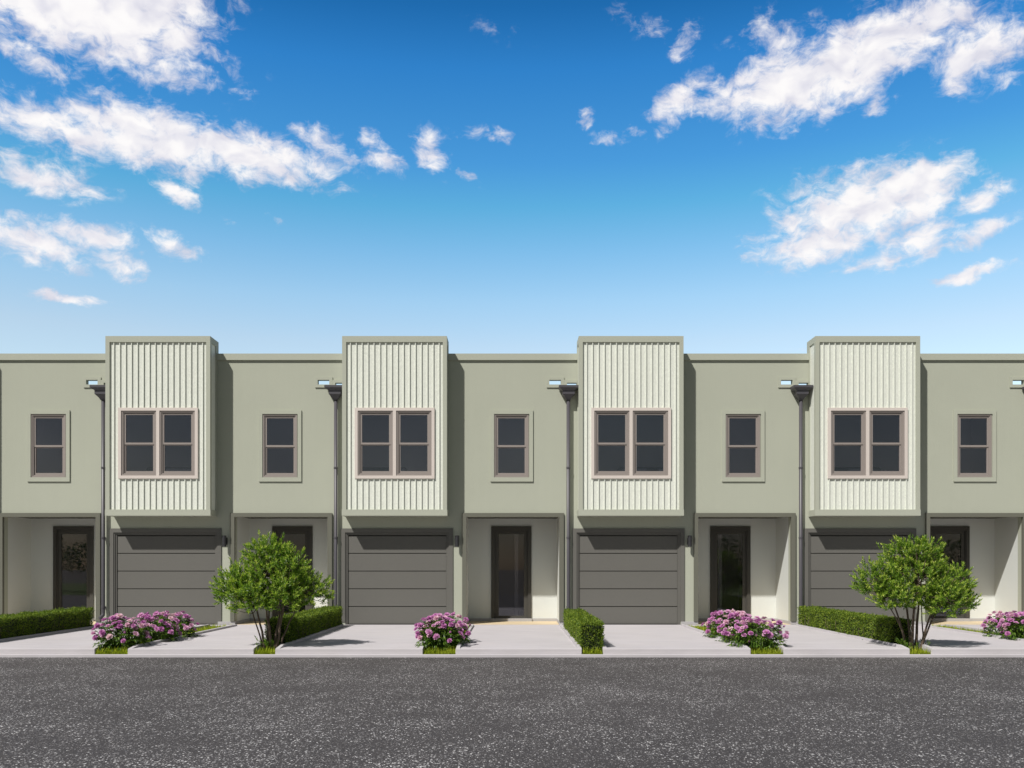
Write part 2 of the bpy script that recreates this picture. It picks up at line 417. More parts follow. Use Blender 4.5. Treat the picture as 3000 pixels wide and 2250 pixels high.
def make_house():
    h = thing('townhouse', 'x', 'house', (0, 0, 0), 'sage green townhouses in one terrace')
    L, Rr = -1.235, 4.415
    P0, P1, PZ = -1.095, 1.185, 2.632        # porch opening
    G0, G1, GZ = 1.600, 4.138, 2.252         # garage opening
    B0, B1 = 1.618, 4.120                    # bay
    W = (-.4125, .431, 3.5925, 5.138)
    w = MB()
    w.wall(L, Rr, 0, 5.70, 0, .20, [(P0, P1, 0, PZ), (G0, G1, 0, GZ), W, (1.75, 3.99, 2.95, 5.5)])
    w.wall(L, Rr, 5.70, 6.45, 0, .11, [(.936, 1.218, 5.857, 5.97), (1.365, 1.600, 5.77, 5.90)])
    w.box(L+.001, L+.12, .2, 9, 0, 6.3); w.box(Rr-.12, Rr-.001, .2, 9, 0, 6.3)
    w.box(L+.12, Rr-.12, 8.8, 9, 0, 6.3)
    w.build('wall', M['stucco'], h)
    t = MB()
    t.box(L, B0-.001, -.045, .13, 6.45, 6.607, 0); t.build('parapet_cap', M['sage_trim'], h)
    t = MB(); t.box(B1+.001, Rr, -.045, .13, 6.45, 6.607, 0); t.build('parapet_cap', M['sage_trim'], h)
    t = MB(); t.box(L+.12, Rr-.12, .2, 8.8, 5.55, 5.70); t.build('roof', M['roof'], h)
    t = MB(); t.box(L+.12, Rr-.12, .2, 8.8, 2.69, 2.79); t.build('upper_floor', M['room_floor'], h)
    t = MB()
    t.box(L+.12, Rr-.12, .2, 8.8, 5.535, 5.548); t.box(L+.121, L+.135, .2, 2.9, 2.79, 5.53); t.box(Rr-.135, Rr-.121, .2, 2.9, 2.79, 5.53); t.box(1.42, 1.50, .2, 8.8, 2.79, 5.53); t.box(L+.12, 1.42, 2.9, 3.0, 2.79, 5.53); t.box(1.50, Rr-.12, 2.9, 3.0, 2.79, 5.55)
    t.box(1.42, 1.50, 1.40, 8.8, 0, 2.69); t.box(L+.12, 1.42, 6.0, 6.1, 0, 2.69)
    t.box(.10, .20, 3.0, 6.0, 0, 2.69); t.box(L+.12, 1.42, 1.41, 6.0, -.02, .06); t.box(L+.121, L+.135, 1.41, 6.0, .06, 2.69)
    t.build('interior_wall', M['inside'], h)
    # scupper plates
    for (a, b, c, d, hx) in ((.870, 1.296, 5.784, 6.040, (.936, 1.218, 5.857, 5.97)), (1.2975, 1.612, 5.70, 5.968, (1.365, 1.600, 5.77, 5.90))):
        t = MB(); t.wall(a, b, c, d, -.026, -.002, [hx]); t.build('scupper_plate', M['stucco'], h)
    # porch recess
    t = MB()
    t.box(P0-.12, P0-.004, .2, 1.27, 0, 2.69); t.box(P1+.004, P1+.12, .2, 1.27, 0, 2.69)
    t.wall(P0-.12, P1+.12, 0, 2.69, 1.27, 1.40, [(-.505, .525, 0, 2.45)])
    t.build('porch_wall', M['cream'], h)
    t = MB(); t.box(P0-.004, P1+.004, .001, 1.27, 2.655, 2.688); t.build('porch_ceiling', M['door_dark'], h)
    t = MB(); t.box(P0-.004, P1+.004, -.028, 1.27, -.1, .004); t.build('porch_floor', M['tile'], h)
    for bx in ((P0-.004, P0+.012, .012, 1.254), (P1-.012, P1+.004, .012, 1.254), (P0-.004, -.525, 1.254, 1.27), (.545, P1+.004, 1.254, 1.27)):
        t = MB(); t.box(*bx, .004, .078); t.build('skirting', M['plinth'], h)
    for bx in ((L, P0-.012, -.028, 0, 0, .075, .004), (P1+.012, 1.494, -.028, 0, 0, .075, .004), (4.15, Rr, -.028, 0, 0, .075, .004)):
        t = MB(); t.box(*bx); t.build('plinth', M['plinth'], h)
    for bx in ((P0-.012, P0+.010, -.028, .012, 0, .076), (P1-.010, P1+.012, -.028, .012, 0, .076)):
        t = MB(); t.box(*bx); t.build('plinth', M['plinth'], h)
    t = MB()
    t.box(-1.19, -1.088, -.05, .03, .078, 2.628); t.box(1.178, 1.288, -.05, .03, .078, 2.628); t.box(-1.19, 1.288, -.05, .03, 2.628, 2.722)
    t.build('porch_frame', M['porch_frame'], h)
    # entrance door
    t = MB(); t.ring(-.509, .528, .079, 2.453, .085, 1.235, 1.36, wb=0); t.ring(-.4235, .4425, .079, 2.3675, .022, 1.262, 1.36, wb=0)
    d = t.build('entrance_door', M['door_dark'], h)
    t = MB(); t.ring(-.4005, .4195, .085, 2.345, .085, 1.285, 1.33, wt=.09, wb=.06); t.build('door_leaf', M['door_dark'], d)
    t = MB(); t.box(-.32, .339, 1.302, 1.310, .14, 2.26); t.build('pane', M['door_glass'], d)
    t = MB(); t.box(-.52, .54, 1.20, 1.40, .0045, .079); t.build('threshold', M['plinth'], d)
    # garage door
    t = MB()
    t.ring(1.505, 4.233, .076, 2.346, .098, -.026, .02, wb=0)
    t.ring(1.6035, 4.1345, .003, 2.2475, .032, -.004, .1, wb=0); t.ring(1.636, 4.102, .003, 2.215, .032, .018, .12, wb=0)
    gd = t.build('garage_door', M['garage'], h)
    px0, px1 = 1.669, 4.069
    for i in range(5):
        z0 = .003+i*.4335; s = MB(); s.box(px0, px1, .040, .13, z0+.009, z0+.4335-.009, .004); s.build('door_panel', M['garage'], gd)
    t = MB(); t.box(px0, px1, .13, .15, .003, 2.183); t.build('backing', M['garage'], gd)
    # small window
    t = MB(); t.ring(-.503, .537, 3.49, 5.232, .09, -.030, 0, wt=.094, wb=.1025); t.box(-.4125, .431, .0, .012, 3.5925, 3.5935)
    t.build('window_trim', M['stucco'], h)
    window(h, W[0], W[1], W[2], W[3], -.012)
    # bay: sage frame, cream board-and-batten siding
    t = MB()
    t.box(B0, B1, -.49, .13, 6.776, 6.92); t.box(B0-.008, B1+.008, -.497, -.001, 2.631, 2.778)
    for a, b in ((B0, B0+.098), (B1-.098, B1)): t.box(a, b, -.49, -.392, 2.778, 6.776)
    for a, b in ((B0, B0+.06), (B1-.06, B1)): t.box(a, b, -.06, -.001, 2.778, 5.9); t.box(a, b, -.06, .13, 5.9, 6.776)
    t.box(B0+.06, B1-.06, .09, .13, 5.72, 6.776)
    bay = t.build('bay', M['sage_trim'], h)
    t = MB()
    wz0, wz1 = 3.589, 5.139; wa, wb_, wc, wd = 1.99, 2.83, 2.907, 3.747
    t.wall(B0+.098, B1-.098, 2.778, 6.776, -.45, -.40, [(wa, wd, wz0, wz1)])
    for a, b in ((B0+.02, B0+.055), (B1-.055, B1-.02)): t.box(a, b, -.392, -.06, 2.778, 6.776)
    for i in range(16):
        x = B0+.098+.086+i*.1415
        if 1.90 < x < 3.82:
            t.box(x, x+.02, -.478, -.45, 2.778, 3.517); t.box(x, x+.02, -.478, -.45, 5.211, 6.776)
        else: t.box(x, x+.02, -.478, -.45, 2.778, 6.776)
    t.build('siding', M['siding'], bay)
    t = MB(); t.ring(1.919, 3.823, 3.518, 5.21, .071, -.492, -.45); t.box(2.83, 2.907, -.492, -.40, 3.589, 5.139)
    t.build('bay_window_trim', M['blush'], h)
    window(h, wa, wb_, wz0, wz1, -.474); window(h, wc, wd, wz0, wz1, -.474)
    # rain pipe with hopper head
    cx, cy = 1.392, -.105
    t = MB(); t.tube([(cx,cy,5.50),(cx,cy,.30),(cx,cy-.005,.24),(cx-.045,cy-.09,.15)], .043, 16)
    pp = t.build('rain_pipe', M['pipe'], h, smooth=True)
    t = MB()
    t.loft([(cx-.235,cx+.235,-.315,-.03,5.787),(cx-.235,cx+.235,-.315,-.03,5.733),(cx-.215,cx+.215,-.30,-.03,5.725),(cx-.145,cx+.145,-.25,-.03,5.672),
            (cx-.145,cx+.145,-.25,-.03,5.585),(cx-.105,cx+.105,-.215,-.04,5.545),(cx-.068,cx+.068,-.175,-.05,5.50),(cx-.05,cx+.05,-.155,-.055,5.46)])
    t.build('hopper_head', M['pipe'], pp)
    for z in (3.815, 2.115, .43):
        t = MB(); t.tube([(cx,cy,z-.02),(cx,cy,z+.02)], .051, 16); t.box(cx-.02, cx+.02, cy+.045, -.002, z-.015, z+.015); t.build('pipe_clip', M['pipe'], pp)
    return h

house = make_house()
HL = {-3: 'sage townhouse before the first porch, its bay shading the photo\'s left edge',
      -2: 'leftmost sage townhouse, long hedge before its porch and pink peonies before its garage',
      -1: 'sage townhouse whose porch door stands behind the round green shrub tree left of centre',
      0: 'middle sage townhouse, its glazed door fully in view between peony clump and short hedge',
      1: 'sage townhouse with peonies before its door and a shrub tree before its garage',
      2: 'rightmost sage townhouse, cut by the photo\'s edge, only its porch half showing'}
houses = {}
for k in (0, -3, -2, -1, 1, 2):
    o = house if k == 0 else copy_tree(house)
    o.location.x = k*PER; o['label'] = HL[k]; houses[k] = o

# sofas seen low in the bay windows
def make_sofa():
    r = thing('sofa', 'x', 'sofa', (0,0,0), 'sofas behind the bay windows')
    s = MB(); s.box(-.64, .64, .12, .85, .10, .45, .04); s.build('seat', M['sofa'], r)
    s = MB(); s.box(-.64, .64, -.06, .115, .10, 1.10, .05); s.build('backrest', M['sofa'], r)
    for a, b in ((-.78, -.645), (.645, .78)):
        s = MB(); s.box(a, b, -.04, .85, .10, .66, .04); s.build('armrest', M['sofa'], r)
    for a in (-.7, .7):
        for b in (.0, .78):
            s = MB(); s.tube([(a,b,0),(a,b,.10)], .025, 8); s.build('leg', M['lamp'], r)
    return r
sofa = make_sofa()
SL = {-2: 'dark sofa back low behind the leftmost bay window', -1: 'dark sofa back in the left pane of the second bay window from the left',
      0: 'dark sofa back in the right pane of the bay window right of centre', 1: 'dark sofa back low behind the rightmost bay window'}
for k, dx in ((-2, 0), (-1, -.45), (0, .42), (1, .05)):
    o = sofa if k == -2 else copy_tree(sofa)
    o.location = (k*PER+2.87+dx, .42, 2.79); o['label'] = SL[k]

def make_lamp():
    r = thing('wall_lamp', 'x', 'lamp', (0,0,0), 'black up and down wall lamps beside the garages')
    s = MB(); s.box(-.04, .04, -.028, -.001, -.08, .08, .005); s.box(-.015, .015, -.09, -.028, -.02, .02); s.build('bracket', M['lamp'], r)
    for z0, z1 in ((-.135, -.006), (.006, .135)):
        s = MB(); s.tube([(0,-.13,z0),(0,-.13,z1)], .05, 20); s.build('lamp_shade', M['lamp'], r, smooth=False)
    s = MB(); s.tube([(0,-.13,-.006),(0,-.13,.006)], .044, 20); s.build('joint', M['lamp'], r)
    return r
lamp = make_lamp()
LL = {-3: 'black wall lamp beyond the photo\'s left edge beside a garage', -2: 'leftmost black cylinder wall lamp, just left of the round shrub tree',
      -1: 'black cylinder wall lamp between the second garage and the centre porch', 0: 'black cylinder wall lamp above the long peony bed, right of centre',
      1: 'black cylinder wall lamp mostly hidden behind the right shrub tree'}
for k in (-2, -1, 0, 1):
    o = lamp if k == -2 else copy_tree(lamp)
    o.location = (k*PER+4.341, 0, 2.033); o['label'] = LL[k]

# ------------------------------------------------------------------ planting
def rdir(zmin=-1.0):
    while True:
        v = Vector((U(-1,1), U(-1,1), U(-1,1)))
        if .05 < v.length < 1:
            v.normalize()
            if v.z >= zmin: return v

def shoot(mb, p, d, n, Ls, L, W, spread=.95, tips=False):
    """a twig carrying narrow leaves all round, tightening to a tuft at its tip"""
    d = d.normalized(); a = d.orthogonal().normalized(); b = d.cross(a); ph = U(0, 6.28)
    for i in range(n):
        t = (i+.5)/n; an = ph + i*2.4
        out = a*math.cos(an)+b*math.sin(an)
        sp = spread*(1.0-.62*t)
        ld = d*(1.0-.35*(1-t)) + out*sp + Vector((0,0,.12))
        l = L*U(.75, 1.15)*(1-.25*abs(t-.5))
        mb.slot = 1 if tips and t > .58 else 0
        mb.leaf(Vector(p)+d*Ls*t, ld, d*.6-out if t < .9 else out, l, W*U(.8, 1.2), .22, U(0, .5))
    mb.slot = 0

def make_tree(name, seed, lobes, stems, nshoot):
    random.seed(seed)
    r = thing(name, 'x', 'tree', (0,0,0), 'rounded multi-stem shrub trees at the kerb')
    tk = MB(); cr = MB(); twig = MB()
    tips = []
    for (bx, by, tx, ty, tz, rad) in stems:
        p0 = Vector((bx, by, -.03)); p3 = Vector((tx, ty, tz))
        p1 = p0 + Vector(((tx-bx)*.18+U(-.03,.03), (ty-by)*.18, tz*.38)); p2 = p0 + Vector(((tx-bx)*.5, (ty-by)*.5+U(-.03,.03), tz*.72))
        pts = []
        for i in range(9):
            t = i/8; q = p0*(1-t)**3+p1*3*t*(1-t)**2+p2*3*t*t*(1-t)+p3*t**3
            pts.append(q + Vector((U(-1,1), U(-1,1), 0))*.008)
        tk.tube(pts, [rad*(1-.62*i/8) for i in range(9)], 8)
        tips += pts[4:]
    for (cx, cy, cz, rx, ry, rz, wgt) in lobes:
        c = Vector((cx, cy, cz))
        for i in range(int(nshoot*wgt)):
            d = rdir(-.75)
            k = U(.25, 1)**.45 * U(.86, 1.08)
            p = c + Vector((d.x*rx*k, d.y*ry*k, d.z*rz*k))
            sd = Vector((d.x*.8, d.y*.8, d.z*.55+.55)) + rdir()*.35
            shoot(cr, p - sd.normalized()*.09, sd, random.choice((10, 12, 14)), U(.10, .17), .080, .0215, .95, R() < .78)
            if R() < .30:
                b = min(tips, key=lambda q: (q-p).length + U(0, .1))
                m = b.lerp(p, .5) + Vector((U(-.03,.03), U(-.03,.03), -.02))
                twig.tube([b, m, p], [.009, .006, .003], 4, False)
    tk.v += []; n = len(tk.v)
    tk.v += twig.v; tk.f += [tuple(i+n for i in f) for f in twig.f]; tk.m += twig.m
    tk.build('trunk', M['bark'], r, smooth=True)
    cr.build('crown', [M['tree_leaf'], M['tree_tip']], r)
    sp = MB()
    for i in range(16):
        a = U(0, 6.28); rr = U(.03, .2)
        shoot(sp, (rr*math.cos(a), rr*math.sin(a), U(0, .12)), Vector((math.cos(a)*.7, math.sin(a)*.7, .9)), 12, U(.12, .2), .075, .017)
    sp.build('base_shoot', M['tree_leaf'], r)
    return r

t1 = make_tree('shrub_tree', 11,
   [(0,0,1.22,.72,.62,.58,.34), (-.05,.05,1.70,.44,.42,.38,.17), (-.62,-.05,1.16,.42,.42,.42,.14), (.66,.12,1.10,.42,.42,.40,.14), (-.25,-.35,.98,.45,.34,.36,.10), (.28,-.32,1.02,.42,.34,.40,.11), (.42,-.1,1.5,.3,.34,.34,.07)],
   [(-.10,-.02,-.30,-.1,.95,.026), (-.07,.04,-.05,.25,1.3,.022), (.02,-.05,-.12,-.2,1.2,.028), (.04,.06,.28,.2,1.25,.025), (.09,-.02,.33,-.15,1.1,.027), (.12,.05,.60,.1,1.0,.018), (-.13,.03,-.55,.1,1.05,.017)], 1300)
t1.location = (-4.25, -6.02, BEDZ); t1['label'] = 'round green shrub tree standing in the planting bed left of centre'
t2 = make_tree('shrub_tree', 23,
   [(0,0,1.22,.70,.60,.55,.30), (-.12,.05,1.66,.46,.42,.40,.16), (.22,.0,1.72,.34,.36,.34,.10), (-.66,-.05,1.22,.42,.42,.42,.14), (.70,.10,1.16,.40,.42,.44,.14), (.92,.1,.92,.26,.3,.22,.05), (-.45,-.3,1.0,.40,.34,.32,.09), (.42,-.32,.92,.44,.34,.38,.12)],
   [(-.06,-.03,-.02,-.2,1.2,.030), (-.11,.05,-.40,.15,1.1,.024), (-.02,.06,-.12,.25,1.3,.026), (.06,.02,.18,.1,1.3,.030), (.10,-.04,.45,-.15,1.1,.024), (.13,.03,.62,.1,.95,.022), (.2,.06,.22,.2,1.1,.016), (-.09,0,-.55,-.05,.95,.018)], 1300)
t2.location = (7.12, -6.06, BEDZ); t2['label'] = 'tall round green shrub tree standing at the kerb on the right'

def hedge_mesh(seed, W, Ln, H):
    random.seed(seed)
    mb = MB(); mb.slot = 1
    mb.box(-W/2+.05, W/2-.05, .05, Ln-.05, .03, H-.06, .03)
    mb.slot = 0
    import mathutils.noise as mn
    def bulge(p): return .032*mn.noise(p*3.1) + .016*mn.noise(p*8.7)
    faces = [('x', -1, Ln*H), ('x', 1, Ln*H), ('y', -1, W*H), ('y', 1, W*H), ('z', 1, W*Ln)]
    for ax, sgn, area in faces:
        for i in range(int(area*3600)):
            if ax == 'x': p = Vector((sgn*W/2, U(0, Ln), U(.02, H))); n = Vector((sgn, 0, 0))
            elif ax == 'y': p = Vector((U(-W/2, W/2), 0 if sgn < 0 else Ln, U(.02, H))); n = Vector((0, sgn, 0))
            else: p = Vector((U(-W/2, W/2), U(0, Ln), H)); n = Vector((0, 0, 1))
            # round the arrises
            e = .05
            for c, lo, hi in ((0, -W/2, W/2), (1, 0, Ln), (2, -9, H)):
                p[c] = min(max(p[c], lo+e*R()*.8), hi-e*R()*.8)
            p = p + n*(bulge(p) - U(0, .05))
            d = n*U(.4, 1.1) + rdir()*.75 + Vector((0,0,.25))
            L = U(.024, .042)
            mb.leaf(p, d, rdir(), L, L*.5, .15, .2)
            if R() < .035:
                shoot(mb, p, n+rdir()*.4+Vector((0,0,.5)), 6, .045, .03, .012)
    # a few bare twigs at the faces
    mb.slot = 2
    for i in range(int(Ln*7)):
        sg = random.choice((-1, 1)); y = U(.1, Ln-.1); z = U(.05, .2)
        mb.tube([(sg*(W/2-.01), y, z), (sg*(W/2+.004), y+U(-.03,.03), z+.09), (sg*(W/2-.01), y+U(-.05,.05), z+.19)], .0035, 4, False)
    return mb.mesh('boxwood_hedge', [M['hedge_leaf'], M['hedge_core'], M['bark']])
hm = hedge_mesh(5, .44, 5.22, .555); hm2 = hedge_mesh(9, .42, 4.75, .545)
HB = {-2: ('long clipped box hedge at the left edge before the leftmost porch', hm, -6.2+1.0), -1: ('clipped box hedge behind the left shrub tree, running back to a garage', hm, -5.7),
      0: ('short looking clipped hedge seen end-on between centre path and garage drive', hm2, -6.36), 1: ('clipped box hedge running back from the right shrub tree to a rain pipe', hm, -5.75), 2: ('clipped box hedge outside the right edge', hm, -5.75)}
for k in (-2, -1, 0, 1):
    lab, me, y0 = HB[k]
    o = bpy.data.objects.new('boxwood_hedge', me); COL.objects.link(o)
    if k == -2: y0 = -6.32
    o.location = (k*PER+(BEDS_H[0]+BEDS_H[1])/2, y0, BEDZ)
    o['label'] = lab; o['category'] = 'hedge'; o['group'] = 'clipped hedges between paths and drives'

# peonies
def bloom_mesh(seed, kind):
    random.seed(seed); mb = MB()
    def pet(az, op, Rr, w, h0):
        """cupped petal: az around, op opening angle, Rr length"""
        rows = []
        for i in range(4):
            t = i/3
            a = op*(.35+.65*t) if kind != 'bud' else op*(1-.75*t)
            rad = Rr*math.sin(a)*t**.7*.95; z = h0 + Rr*t*math.cos(a*.9)*.85
            ww = w*math.sin(math.pi*(.18+.64*t))
            row = []
            for j in (-1, 0, 1):
                aa = az + j*ww; rr = rad*(1.0 if j == 0 else .94)
                zz = z + (0 if j == 0 else .004) + U(-.003, .003)*(i == 3)
                row.append(Vector((rr*math.cos(aa), rr*math.sin(aa), zz)))
            rows.append(row)
        n = len(mb.v)
        for r_ in rows: mb.v += [tuple(q) for q in r_]
        for i in range(3):
            for j in range(2):
                mb.f.append((n+i*3+j, n+i*3+j+1, n+(i+1)*3+j+1, n+(i+1)*3+j)); mb.m.append(0)
    if kind == 'open':
        for i in range(7): pet(i*6.283/7+U(-.2,.2), 1.25+U(-.15,.15), .056, .62, 0)
        for i in range(6): pet(i*6.283/6+.5+U(-.2,.2), .85+U(-.1,.1), .050, .6, .004)
        for i in range(5): pet(i*6.283/5+U(-.2,.2), .5, .040, .6, .006)
        mb.slot = 1
        for i in range(8):
            a = U(0, 6.28); rr = U(0, .010); mb.tube([(rr*math.cos(a), rr*math.sin(a), .008), (1.4*rr*math.cos(a), 1.4*rr*math.sin(a), .026)], .0025, 4)
        mb.slot = 0
    elif kind == 'full':
        for i in range(8): pet(i*6.283/8+U(-.2,.2), 1.35+U(-.1,.2), .050, .55, -.004)
        for i in range(9): pet(i*6.283/9+U(-.2,.2), .95+U(-.15,.15), .056, .5, 0)
        for i in range(8): pet(i*6.283/8+U(-.2,.2), .6+U(-.1,.1), .056, .5, .004)
        for i in range(5): pet(i*6.283/5+U(-.2,.2), .28, .054, .7, .006)
    else:
        for i in range(6): pet(i*6.283/6+U(-.2,.2), 1.2, .040, .85, -.004)
        for i in range(4): pet(i*6.283/4+U(-.2,.2), .8, .043, .9, .0)
    return mb.mesh('bloom', [M['petal'], M['stamen']], True)
BM = [bloom_mesh(1, 'open'), bloom_mesh(2, 'full'), bloom_mesh(3, 'full'), bloom_mesh(4, 'bud'), bloom_mesh(5, 'full'), bloom_mesh(6, 'open')]

def make_peony(seed, rx, ry, H, nb):
    random.seed(seed)
    r = thing('peony_bush', 'x', 'flower bush', (0,0,0), 'flowering peony bushes in the beds')
    lf = MB(); st = MB()
    heads = []
    tries = 0
    while len(heads) < nb and tries < 4000:
        tries += 1
        d = rdir(-.05)
        k = U(.82, 1.05)
        p = Vector((d.x*rx*k, d.y*ry*k, .12+max(d.z, 0)**.8*(H-.12)*k))
        if p.z < .2 or (p.z < .3 and R() < .6): continue
        if any((p-q).length < .062 for q, _ in heads): continue
        heads.append((p, (d*.6+Vector((0,-.25,.75))+rdir()*.45).normalized()))
    for p, d in heads:
        b = Vector((p.x*.25+U(-.05,.05), p.y*.3+U(-.05,.05), .01))
        m = b.lerp(p, .6)+Vector((0,0,.05))
        st.tube([b, m, p-d*.01], [.006, .005, .004], 5, False)
        for j in range(3):
            q = m.lerp(p, U(.2, .85)); a = U(0, 6.28)
            for t in (-.6, 0, .6):
                lf.leaf(q, Vector((math.cos(a+t), math.sin(a+t), U(-.1,.45))), Vector((0,0,1)), U(.075,.11), .028, .2, .6)
    for i in range(430):
        d = rdir(-.1); k = U(.35, .98)
        p = Vector((d.x*rx*k*.92, d.y*ry*k*.92, .03+max(d.z+.15, 0)*(H-.1)*k*.85))
        a = math.atan2(d.y, d.x)+U(-.6,.6)
        for t in (-.65, 0, .65):
            if t and R() < .2: continue
            lf.leaf(p, Vector((math.cos(a+t), math.sin(a+t), U(-.55,.35))), Vector((0,0,1)), U(.07,.115), U(.022,.034), .2, .7)
    lf.build('foliage', M['peony_leaf'], r)
    st.build('stems', M['stem'], r)
    for p, d in heads:
        o = bpy.data.objects.new('bloom', random.choice(BM)); COL.objects.link(o); o.parent = r
        o.location = p; s = U(.95, 1.38); o.scale = (s, s, s*U(.85, 1.05))
        o.rotation_mode = 'QUATERNION'; o.rotation_quaternion = d.to_track_quat('Z', 'Y')
    return r
PV = [make_peony(31, .50, .48, .62, 62), make_peony(32, .50, .54, .64, 60), make_peony(33, .54, .48, .61, 58)]
PL = {-2: ('leftmost peony bed', [(-.02,-5.98,0), (.08,-4.8,1), (.03,-3.85,2)]), -1: ('peony bed left of the centre path', [(-.02,-5.93,0), (.03,-5.15,1)]),
      0: ('peony bed right of centre', [(-.04,-5.95,2), (-.06,-5.0,0), (-.05,-3.95,1)]), 1: ('peony bed at the right edge', [(-.03,-4.5,1), (.04,-3.75,2), (0,-5.4,0)])}
used = set()
WHERE = {0: 'nearest the kerb', 1: 'second from the kerb', 2: 'farthest from the road'}
for k, (bed, spots) in PL.items():
    for i, (dx, y, v) in enumerate(spots):
        o = PV[v] if v not in used else copy_tree(PV[v]); used.add(v)
        o.location = (k*PER+PER+(BEDS_F[0]+BEDS_F[1])/2+dx, y, BEDZ); o.rotation_euler.z = 0
        o['label'] = 'pink peony bush in the %s, %s' % (bed, WHERE[i] if k != 1 else ('in the middle of it', 'farthest from the road', 'nearest the kerb')[i])

# grass in the planting beds
random.seed(77)
gr = MB()
for k in range(-4, 4):
    for a, b in ((BEDS_F[0]+PER, BEDS_F[1]+PER), (BEDS_H[0], BEDS_H[1])):
        x0, x1 = k*PER+a, k*PER+b
        if x1 < -13.5 or x0 > 14: continue
        for i in range(int((x1-x0)*6.03*2400)):
            y = FRONT + .012 + (R()**2.2)*6.0 if i % 2 else U(FRONT+.012, BACK-.01)
            x = U(x0+.01, x1-.01); h = (.02 + .095*R()**2)*(1.2 if y < FRONT+.3 else .8)*(.75+.5*math.sin(x*23+y*9)**2); an = U(0, 6.28); w = U(.004, .008)
            lx, ly = math.cos(an)*h*.5, math.sin(an)*h*.5; sx, sy = -math.sin(an)*w, math.cos(an)*w
            z = bedz(y)
            ny = max(y+ly, FRONT-.022)
            gr.tri((x-sx, y-sy, z), (x+sx, y+sy, z), (x+lx, ny, z+h))
gr.build('grass', M['grass'], kind='stuff', label='short yellow green grass growing in the planting beds')

# trees across the street (they show only as reflections in the glass)
random.seed(5)
fb = MB()
for x, y, s in ((-27, -33, 1.3), (-31, -34, 1.6), (-23, -35, 1.4), (13, -33, 1.5), (18, -34, 1.3), (9, -35, 1.2), (-12, -36, 1.5), (29, -34, 1.4)):
    fb.tube([(x,y,-.2),(x,y,1.2*s)], [.06*s,.03*s], 6)
    for i in range(900):
        d = rdir(-.6); k = U(.4, 1)**.5*U(.8, 1.15)
        p = Vector((x+d.x*1.4*s*k, y+d.y*1.3*s*k, 1.35*s+d.z*.95*s*k))
        fb.leaf(p, rdir(-.3), rdir(), .22, .11, .1, .2)
fb.build('tree_line', M['far_leaf'], kind='stuff', label='leafy trees on the lawn across the street')

# ------------------------------------------------------------------ light, sky, camera
SUN = Vector((-.81, -1.0, 1.5)).normalized()          # towards the sun
ELEV = math.asin(SUN.z); AZ = math.atan2(SUN.x, SUN.y)
sd = bpy.data.lights.new('sun', 'SUN'); sd.energy = 5.0; sd.angle = math.radians(1.2); sd.color = (1, .965, .915)
so = bpy.data.objects.new('sun', sd); COL.objects.link(so); so.location = (-15, -20, 30)
so.rotation_euler = SUN.to_track_quat('Z', 'Y').to_euler()

CL = [(-28.5,32.2,9.5,3.6,-4,1.7),(-23.5,30.6,5.5,2.3,-6,1.35),(-18.5,32.3,3.6,1.3,0,.75),(-14.5,32.6,3.0,.8,0,.5),(-24.0,29.2,4.6,1.5,-6,1.3),(-20.6,29.0,2.2,1.3,10,1.1),(-26.10,29.05,7.83,2.22,-8,1.25),(-21.68,28.43,4.32,1.69,0,0.90),(-28.00,26.6,2.6,.8,-18,0.72),(-26.81,23.51,3.99,1.33,-8,1.00),(-21.68,23.80,5.85,1.72,-4,1.15),(-16.15,23.69,5.70,1.30,-6,1.10),(-12.00,24.91,2.53,0.90,-20,0.80),(-24.17,24.54,1.47,0.44,0,0.50),(-27.28,20.89,3.02,0.96,-4,0.95),(-20.60,21.21,1.60,0.62,-18,1.00),(-29.11,21.86,1.35,0.44,0,0.50),(-28.20,17.68,2.97,1.13,-14,1.00),(-25.15,18.25,3.14,0.91,0,1.00),(-23.93,17.32,2.71,0.88,-20,0.70),(-20.53,18.46,1.81,0.60,-12,0.90),(-26.10,16.67,1.42,0.58,-15,0.60),(-26.34,14.97,2.25,0.37,-3,0.95),(-16.83,26.66,1.29,0.32,5,0.55),(-8.29,24.44,1.73,1.01,-30,0.70),(-4.96,24.59,1.61,1.09,-40,0.75),(-3.05,23.53,1.17,0.35,-25,0.40),(10.65,26.76,2.27,1.11,25,0.90),(13.75,26.95,3.05,0.95,12,0.95),(17.03,27.04,3.50,1.90,15,1.25),(20.97,27.69,4.88,1.83,20,1.20),(24.48,28.56,4.14,1.45,10,1.05),(27.57,26.90,2.78,1.66,15,1.00),(16.76,29.37,3.24,1.28,-10,0.60),(21.87,25.13,1.14,0.67,40,0.70),(28.48,25.45,1.36,0.63,0,0.60),(10.94,29.88,1.28,0.87,60,0.62),(8.65,30.59,3.16,0.65,-20,0.35),(-0.99,30.77,2.4,0.6,-10,0.24),(21.49,20.30,5.35,2.29,0,1.10),(23.99,21.14,3.19,1.40,8,1.20),(19.16,18.86,4.46,1.37,0,1.05),(17.03,18.19,2.96,0.71,-4,0.70),(27.57,19.88,1.62,0.78,8,0.95),(27.45,18.20,2.09,0.66,12,0.95),(20.72,22.31,1.29,0.52,10,0.60),(22.25,17.52,2.77,0.69,-4,0.70),(24.48,18.22,2.68,0.97,6,0.90),(27.10,16.22,1.98,0.43,8,0.95),(6.10,25.34,1.31,0.53,0,0.62),(4.73,26.39,0.76,0.52,40,0.50),(-1.44,25.55,2.50,0.53,-4,0.45),(8.08,25.53,0.87,0.33,-30,0.45),(-14.79,20.33,1.24,0.35,-15,0.40),(-17.50,20.13,0.75,0.30,-15,0.40),(-23.93,21.04,0.64,0.23,-5,0.40),(17.97,12.94,0.80,0.21,0,0.50),(-28.66,18.77,1.36,0.32,-10,0.50)]

